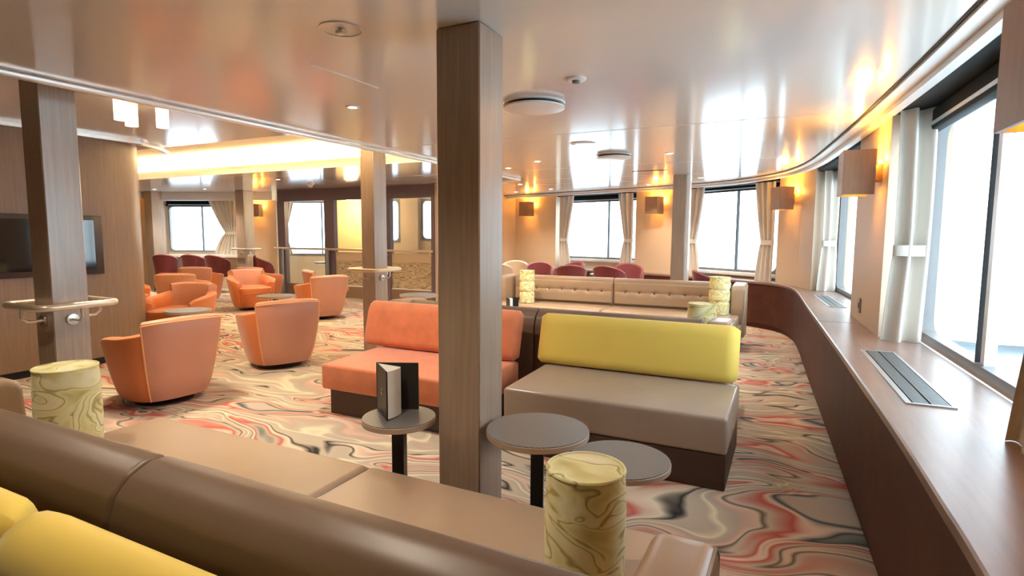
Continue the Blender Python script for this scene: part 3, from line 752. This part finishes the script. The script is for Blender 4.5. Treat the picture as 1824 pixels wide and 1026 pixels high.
curtain((.645, 2.41), (.90, 2.28), SZ + .002, ZT, 'cream curtain in shade at the right edge of the photo below a wall lamp', gather=.6, side=1, fold=.03, tie=1.33)
curtain((.33, 8.02), (.54, 8.12), SZ + .002, ZT, 'white-lit curtain at the far side of the second right window', gather=.72, side=.6, fold=.03, tie=1.31, top=.8, bot=1.0)
curtain((.54, 5.90), (.76, 5.84), SZ + .002, ZT, 'dark-looking curtain edge beside the wall panel with the socket', gather=.6, side=1, tie=1.33)
curtain((-.22, 9.30), (-.52, 9.55), SZ + .002, ZT, 'cream curtain at the right side of the bow window', gather=.6, side=0, tie=1.3)
curtain((-1.33, 10.10), (-1.62, 10.31), SZ + .002, ZT, 'cream curtain between the slim column and the bow window', gather=.55, side=1, tie=1.3)
curtain((-2.72, 10.76), (-3.05, 10.86), SZ + .002, ZT, 'cream curtain at the right side of the front window', gather=.55, side=0, tie=1.3)
curtain((-4.05, 11.12), (-4.42, 11.24), SZ + .002, ZT, 'cream curtain at the left side of the front window', gather=.55, side=1, tie=1.3)
curtain((-13.0, 9.28), (-12.2, 9.62), .87, HL - .2, 'cream curtain drawn to the right of the far left window', gather=.34, side=.72, tie=1.4)
curtain((-11.40, 9.98), (-11.0, 10.15), .88, HL - .16, 'cream curtain behind the glass partition at its left end', gather=.4, side=0, tie=1.35)

# ------------------------------------------------------------------ wall sconces
WARM = (1.0, 0.47, 0.07)
def sconce(p, nrm, zc, label, e=8.0):
    """box lamp standing off the wall at plan point p with wall normal nrm"""
    rz = math.atan2(nrm[1], nrm[0])
    t_ = thing('wall_sconce', label, 'wall lamp', (p[0], p[1], zc), rz, 'square wooden wall lamps')
    w, h, d, so = .26, .31, .20, .06; th = .012
    q = MB()
    q.box(so + d - th, so + d, -w / 2, w / 2, -h / 2, h / 2); q.box(so, so + d - th, -w / 2, -w / 2 + th, -h / 2, h / 2); q.box(so, so + d - th, w / 2 - th, w / 2, -h / 2, h / 2)
    q.box(so, so + th, -w / 2 + th, w / 2 - th, -h / 2 + .05, h / 2 - .05)
    q.build('lamp_shade', 'sconce', t_, smooth=False)
    MB().box(0.001, so + .002, -.04, .04, -.06, .06, r=.006).build('wall_mount', 'sconce', t_)
    MB().lathe([(0, -.03), (.022, -.026), (.03, 0), (.022, .026), (0, .03)], 14, (so + d * .5, 0)).build('bulb', 'bulb', t_)
    lightobj('sconce_light', 'POINT', (so + d * .42, 0, h / 2 - .05), e, WARM, t_, shadow_soft_size=.06)
    lightobj('sconce_light', 'POINT', (so + d * .42, 0, -h / 2 + .05), e * .12, WARM, t_, shadow_soft_size=.04)
    lightobj('sconce_backlight', 'POINT', (so * .55, w * .44, .09), e * .12, WARM, t_, shadow_soft_size=.015)
    lightobj('sconce_backlight', 'POINT', (so * .55, -w * .44, .09), e * .12, WARM, t_, shadow_soft_size=.015)
    return t_
def nrm(a, b_):  # inward normal of plan edge
    tx, ty = b_[0] - a[0], b_[1] - a[1]; L = math.hypot(tx, ty); n = (-ty / L, tx / L)
    m = ((a[0] + b_[0]) / 2, (a[1] + b_[1]) / 2)
    return n if n[0] * (-4 - m[0]) + n[1] * (4 - m[1]) > 0 else (-n[0], -n[1])
sconce((.565, 4.80), nrm((.575, 4.56), (.51, 5.78)), 1.85, 'wooden box wall lamp glowing between the two right-hand windows')
sconce((.72, 1.75), nrm((.72, 1.6), (.70, 2.3)), 1.82, 'wooden box wall lamp cut off at the top right edge of the photo')
sconce((.02, 8.81), nrm((.12, 8.6), (-.17, 9.2)), 1.92, 'wooden box wall lamp on the panel right of the bow window')
sconce((-2.17, 10.477), nrm((-1.75, 10.3), (-2.65, 10.68)), 1.94, 'wooden box wall lamp on the panel left of the slim column')
sconce((-5.17, 11.434), nrm((-4.5, 11.22), (-5.75, 11.62)), 1.96, 'wooden box wall lamp on the panel left of the front window')
sconce((-11.85, 9.82), nrm((-12.15, 9.7), (-11.45, 9.98)), 1.96, 'wooden box wall lamp beside the glass partition at the far left')
sconce((-15.0, 8.38), nrm((-16.9, 7.5), (-14.2, 8.75)), 1.96, 'wooden box wall lamp on the panel behind the television wall edge')

# ------------------------------------------------------------------ glass partition
PY_ = 9.4; PX0, PX1 = -10.73, -6.36
t_ = thing('glass_partition', 'glass partition with plum frame, etched wave panels and handrail at the back', 'partition', (0, PY_, 0))
b = MB(); b.box(PX0, PX1, 0, .09, 2.13, HL - .001)
b.build('header_beam', 'purple', t_, smooth=False)
posts = [(-10.73, -10.50), (-9.28, -9.0), (-7.58, -7.46), (-6.44, -6.36)]
for x0, x1 in posts:
    MB().box(x0, x1, -.01, .10, 0, 2.13).build('post', 'purple', t_, smooth=False)
MB().box(PX0, PX1, 0, .09, 0, .25).build('bottom_rail', 'panelwood', t_, smooth=False)
for i, ((_, xa), (xb, _2)) in enumerate(zip(posts, posts[1:])):
    MB().box(xa, xb, .04, .05, 1.0 if i else .25, 2.13).build('glass_pane', 'partglass', t_, smooth=False)
    if i:
        o = MB().box(xa, xb, .035, .055, .25, .82).build('wave_panel', 'waves', t_, smooth=False)
        o = MB().box(xa, xb, .035, .055, .82, 1.0).build('frosted_band', 'frost', t_, smooth=False)
        MB().box(xa, xb, .02, .07, .24, .275).build('glazing_bead', 'white', t_, smooth=False)
q = MB(); q.tube([(PX0 - .05, -.09, 1.06), (PX1, -.09, 1.06)], .024, 10); q.build('handrail', 'handrail', t_)
for x in (-10.6, -9.2, -7.52, -6.42):
    MB().tube([(x, -.09, 1.045), (x, -.09, .98), (x, -.01, .97)], .009, 8).build('rail_bracket', 'steel', t_)
for x in (-10.55, -9.14):
    MB().tube([(x, -.09, 0), (x, -.09, 1.05)], .05, 14).build('rail_post', 'frame', t_)
lightobj('room_lamp', 'POINT', (-9.2, 10.2, 2.0), 45, (1.0, .80, .45), shadow_soft_size=.15)
round_table((-9.75, 9.95, 0), .3, .74, 'round table inside the glass-walled room')
# light switch plate by the partition and socket on the right wall panel
def plate(name, label, p, n, z, w=.08, h=.12, mat='frame', dark=True):
    rz = math.atan2(n[1], n[0]); t_ = thing(name, label, 'socket', (p[0], p[1], z), rz)
    MB().box(.001, .012, -w / 2, w / 2, -h / 2, h / 2, r=.004).build('cover_plate', mat, t_)
    q = MB(); q.lathe([(0, 0), (.026, 0), (.024, .004), (0, .004)], 18); o = q.build('socket_insert', 'dark', t_); o.location = (.0115, 0, 0); o.rotation_euler = (0, PI / 2, 0)
    return t_
plate('wall_socket', 'small dark socket low on the wall panel between the right-hand windows', (.535, 5.30), nrm((.575, 4.56), (.51, 5.78)), .845, mat='frame')

q = MB(); rows = []
for i in range(9):
    a_ = -.5 + i * .125
    w_ = .02 * math.sin(9 * a_)
    rows.append([(.30 * math.sin(a_) * (1 + (r_ - .275) * 2), r_ * math.cos(a_) + w_ * .3 * (zz < .8), zz - .02 * math.sin(5 * a_) * (zz < .8)) for r_, zz in ((.315, .62), (.32, .78), (.322, .90), (.30, .925), (.265, .925), (.235, .90), (.225, .80), (.22, .72))])
q.loft(rows, closed_ring=False); o = q.build('cloth', 'curtain'); o.location = (-10.55, 8.82, 0); o.rotation_euler = (0, 0, math.radians(160))
sm = o.modifiers.new('thickness', 'SOLIDIFY'); sm.thickness = .006; sm.offset = 1
tag(o, 'pale cloth draped over the maroon chair under the far left wall lamp', 'cloth')
struct(MB().box(.235, .505, 5.20, 5.206, SZ - .001, SZ + .0006).build('trim_15', 'dark', smooth=False))
# ------------------------------------------------------------------ television
t_ = thing('television', 'wall-mounted black television on the curved wood wall, half behind the column', 'television', (-6.498, 2.55, 1.30))
MB().box(.002, .035, -.95, .85, -.33, .27, r=.006).build('bezel', 'tvrim', t_)
MB().box(.034, .038, -.89, .77, -.275, .225).build('screen', 'tvscreen', t_, smooth=False)

# ------------------------------------------------------------------ ledge grilles
def grille(c, L, w, rz, label):
    t_ = thing('ledge_grille', label, 'air grille', (c[0], c[1], SZ + .0005), rz, 'air grilles in the window ledge')
    b = MB(); f = .014
    b.box(-w / 2, w / 2, -L / 2, -L / 2 + f, 0, .006); b.box(-w / 2, w / 2, L / 2 - f, L / 2, 0, .006)
    b.box(-w / 2, -w / 2 + f * 1.6, -L / 2 + f, L / 2 - f, 0, .006); b.box(w / 2 - f, w / 2, -L / 2 + f, L / 2 - f, 0, .006)
    b.build('grille_frame', 'alu', t_, smooth=False)
    MB().box(-w / 2 + .01, w / 2 - .01, -L / 2 + .01, L / 2 - .01, 0, .0012).build('dark_duct', 'dark', t_, smooth=False)
    b = MB(); n = 14; x0, x1 = -w / 2 + .03, w / 2 - .018
    for i in range(n):
        if i == 6: continue
        x = x0 + (x1 - x0) * (i + .5) / n
        b.box(x - .0036, x + .0036, -L / 2 + .016, L / 2 - .016, .001, .0052)
    b.build('slats', 'vent', t_, smooth=False)
    return t_
grille((.525, 3.36), 1.20, .175, math.radians(2.2), 'long silver air grille in the window ledge nearest the camera')
grille((.40, 6.85), 1.15, .16, math.radians(4.5), 'silver air grille in the window ledge before the white-lit curtain')

# ------------------------------------------------------------------ ceiling fittings
def downlight(x, y, z, label, e=22):
    t_ = thing('downlight', label, 'ceiling light', (x, y, z - .0005), 0, 'recessed ceiling downlights')
    MB().lathe([(.028, -.001), (.03, -.006), (.042, -.006), (.046, -.003), (.047, 0), (.028, 0)], 24).build('trim_ring', 'white', t_)
    MB().lathe([(0, -.004), (.028, -.004), (.028, -.001), (0, -.001)], 20).build('lamp_lens', 'lamp', t_)
    lightobj('downlight_spot', 'SPOT', (0, 0, -.012), e, (1.0, .86, .68), t_, spot_size=math.radians(118), spot_blend=.8, shadow_soft_size=.03)
    return t_
DL = [(-2.71, 3.03, HC, 'bright downlight in the ceiling left of the big column'), (-2.70, 6.13, HC, 'bright downlight right of the big column above the tufted sofa'),
      (-1.18, 6.11, HC, 'downlight in the ceiling before the slim column'), (-3.31, 6.59, HC, 'downlight hugging the right edge of the big column'),
      (-4.08, 9.9, HC, 'downlight near the front window beside its left wall lamp'), (-4.18, 8.77, HC, 'small downlight in the far ceiling close to the big column'),
      (-2.7, 8.85, HC, 'small downlight in the window reflection before the front window'), (-1.24, 8.85, HC, 'downlight in the ceiling before the bow window'), (-5.0, 10.3, HC, 'downlight by the left front wall lamp, hugging the column edge'), (-2.2, 9.7, HC, 'downlight close to the wall lamp left of the slim column'),
      (-8.58, 7.55, HL, 'downlight beyond the glowing ceiling cove'), (-6.55, 7.3, HL, 'small downlight left of the second column'),
      (-13.2, 8.1, HL, 'downlight above the far left window'), (-12.0, 8.5, HL, 'downlight above the right end of the far left window')]
for x, y, z, l in DL: downlight(x, y, z, l, 88 if z == HL else 66)
def ceil_disc(name, label, cat, x, y, z, r, drop, mat='white', gapped=False):
    t_ = thing(name, label, cat, (x, y, z - .0005))
    if gapped:
        MB().lathe([(r * .75, 0), (r * 1.02, 0), (r, -.006), (r * .75, -.008)], 40).build('vent_rim', 'white', t_)
        MB().lathe([(0, -.001), (r * .9, -.001), (r * .9, -.022), (0, -.022)], 40).build('vent_throat', 'dark', t_)
        MB().lathe([(0, -.020), (r * .9, -.020), (r, -.024), (r * 1.0, -.034), (r * .9, -.040), (0, -.044)], 48).build('vent_disc', 'white', t_)
    else:
        MB().lathe([(0, 0), (r, 0), (r, -drop * .5), (r * .86, -drop), (0, -drop)], 32).build('cover', mat, t_)
    return t_
ceil_disc('air_diffuser', 'large round air diffuser in the ceiling right beside the big column', 'air vent', -1.55, 3.46, HC, .20, .04, gapped=True)
ceil_disc('air_diffuser', 'smaller-looking round air diffuser in the ceiling, farther into the room', 'air vent', -1.745, 6.0, HC, .185, .04, gapped=True)
o = ceil_disc('smoke_detector', 'white round detector in the ceiling right of the big column', 'detector', -1.10, 3.02, HC, .055, .012)
MB().lathe([(0, -.012), (.024, -.012), (.02, -.026), (0, -.028)], 20).build('sensor', 'frame', o)
ceil_disc('ceiling_cover', 'flat pale round cover in the ceiling between the two air diffusers', 'ceiling cover', -1.79, 5.12, HC, .12, .006, mat='ceiling')
o = ceil_disc('smoke_detector', 'white dome detector hanging from the ceiling before the partition header', 'detector', -8.7, 8.45, HL, .085, .015)
MB().lathe([(0, -.014), (.06, -.014), (.055, -.05), (.03, -.075), (0, -.08)], 24).build('sensor', 'white', o)
o = ceil_disc('ceiling_speaker', 'round ceiling speaker left of the big column top', 'speaker', -1.74, 1.885, HC, .085, .001, mat='ceiling')
MB().lathe([(.085, 0), (.086, -.004), (.089, -.004), (.090, 0)], 40).build('speaker_rim', 'white', o)
MB().box(-.02, .02, -.015, .015, -.02, -.005, r=.004).build('sensor', 'white', o)
t_ = thing('air_slot', 'thin dark slot in the ceiling left of the slim column', 'air vent', (-1.73, 7.63, HC))
MB().box(-.23, .23, -.02, .02, -.004, -.0005).build('slot', 'dark', t_, smooth=False)
for i, (x, y, l) in enumerate([(-4.60, 2.60, 'leftmost white cylinder light under the ceiling near the column'), (-4.78, 2.78, 'white cylinder light partly behind the leftmost one'), (-4.62, 2.93, 'rightmost white cylinder light under the ceiling')]):
    t_ = thing('cylinder_light', l, 'ceiling light', (x, y, HL), 0, 'white cylinder ceiling lights')
    MB().lathe([(.04, -.15), (.046, -.15), (.046, -.0005), (.0, -.0005), (0, -.1), (.04, -.1)], 24).build('cylinder_body', 'glowglass', t_)
    MB().lathe([(0, -.149), (.041, -.149), (.041, -.14), (0, -.14)], 20).build('lamp_lens', 'lampsoft', t_)
    lightobj('cylinder_spot', 'SPOT', (0, 0, -.16), 40, (1.0, .82, .58), t_, spot_size=math.radians(120), spot_blend=.8, shadow_soft_size=.04)
# unseen downlights added outside the frame to brighten the foreground
for x, y, l in ((-3.0, 1.0, 'added unseen downlight above the left end of the foreground sofa, out of frame'), (-1.35, 1.0, 'added unseen downlight above the foreground sofa seam, out of frame')):
    downlight(x, y, HC, l, 34)

# ------------------------------------------------------------------ outside
bm = MB(); bm.box(-150, 150, -150, 200, -9.1, -9.0); struct(bm.build('sea', 'sea', smooth=False))
b = MB(); n = 26; rows = []
for j in range(9):
    row = []
    for i in range(n):
        u = i / (n - 1); x = -60 + 95 * u; y = 62 + j * 5
        hgt = (max(0, math.sin(PI * u)) ** .7) * (1 - abs(j - 5) / 6) * 14 + random.uniform(-.7, .7)
        row.append((x, y, -9 + max(0, hgt)))
    rows.append(row)
b.loft(rows, closed_ring=False); struct(b.build('snow_hills', 'snow'))
w = bpy.data.worlds.new('overcast'); sc.world = w; w.use_nodes = True
nt = w.node_tree; bg = nt.nodes['Background']
tc = nt.nodes.new('ShaderNodeTexCoord'); sp = nt.nodes.new('ShaderNodeSeparateXYZ'); nt.links.new(tc.outputs['Generated'], sp.inputs[0])
mr = nt.nodes.new('ShaderNodeMapRange'); mr.inputs['From Min'].default_value = -.1; mr.inputs['From Max'].default_value = .7
nt.links.new(sp.outputs['Z'], mr.inputs['Value'])
r = ramp(nt.nodes, [(0.0, (.72, .89, .98)), (1.0, (.74, .89, 1.0))]); nt.links.new(mr.outputs[0], r.inputs[0]); nt.links.new(r.outputs[0], bg.inputs['Color'])
bg.inputs['Strength'].default_value = 3.3

# ------------------------------------------------------------------ camera
cam = bpy.data.cameras.new('camera'); cam.sensor_width = 36; cam.lens = 36 * 1000 / 1824; cam.clip_start = .05; cam.clip_end = 500
co = bpy.data.objects.new('camera', cam); col.objects.link(co)
yaw = math.atan2(1405 - 912, 1000); pitch = math.atan((513 - 418) / 1000); roll = math.radians(.3)
Rm = Matrix.Rotation(yaw, 4, 'Z') @ Matrix.Rotation(PI / 2 - pitch, 4, 'X') @ Matrix.Rotation(roll, 4, 'Z')
co.matrix_world = Matrix.Translation((0, 0, 1.4)) @ Rm
sc.camera = co
vs = sc.view_settings; vs.view_transform = 'Standard'; vs.look = 'None'; vs.gamma = 1; vs.use_curve_mapping = False; vs.exposure = 1.08
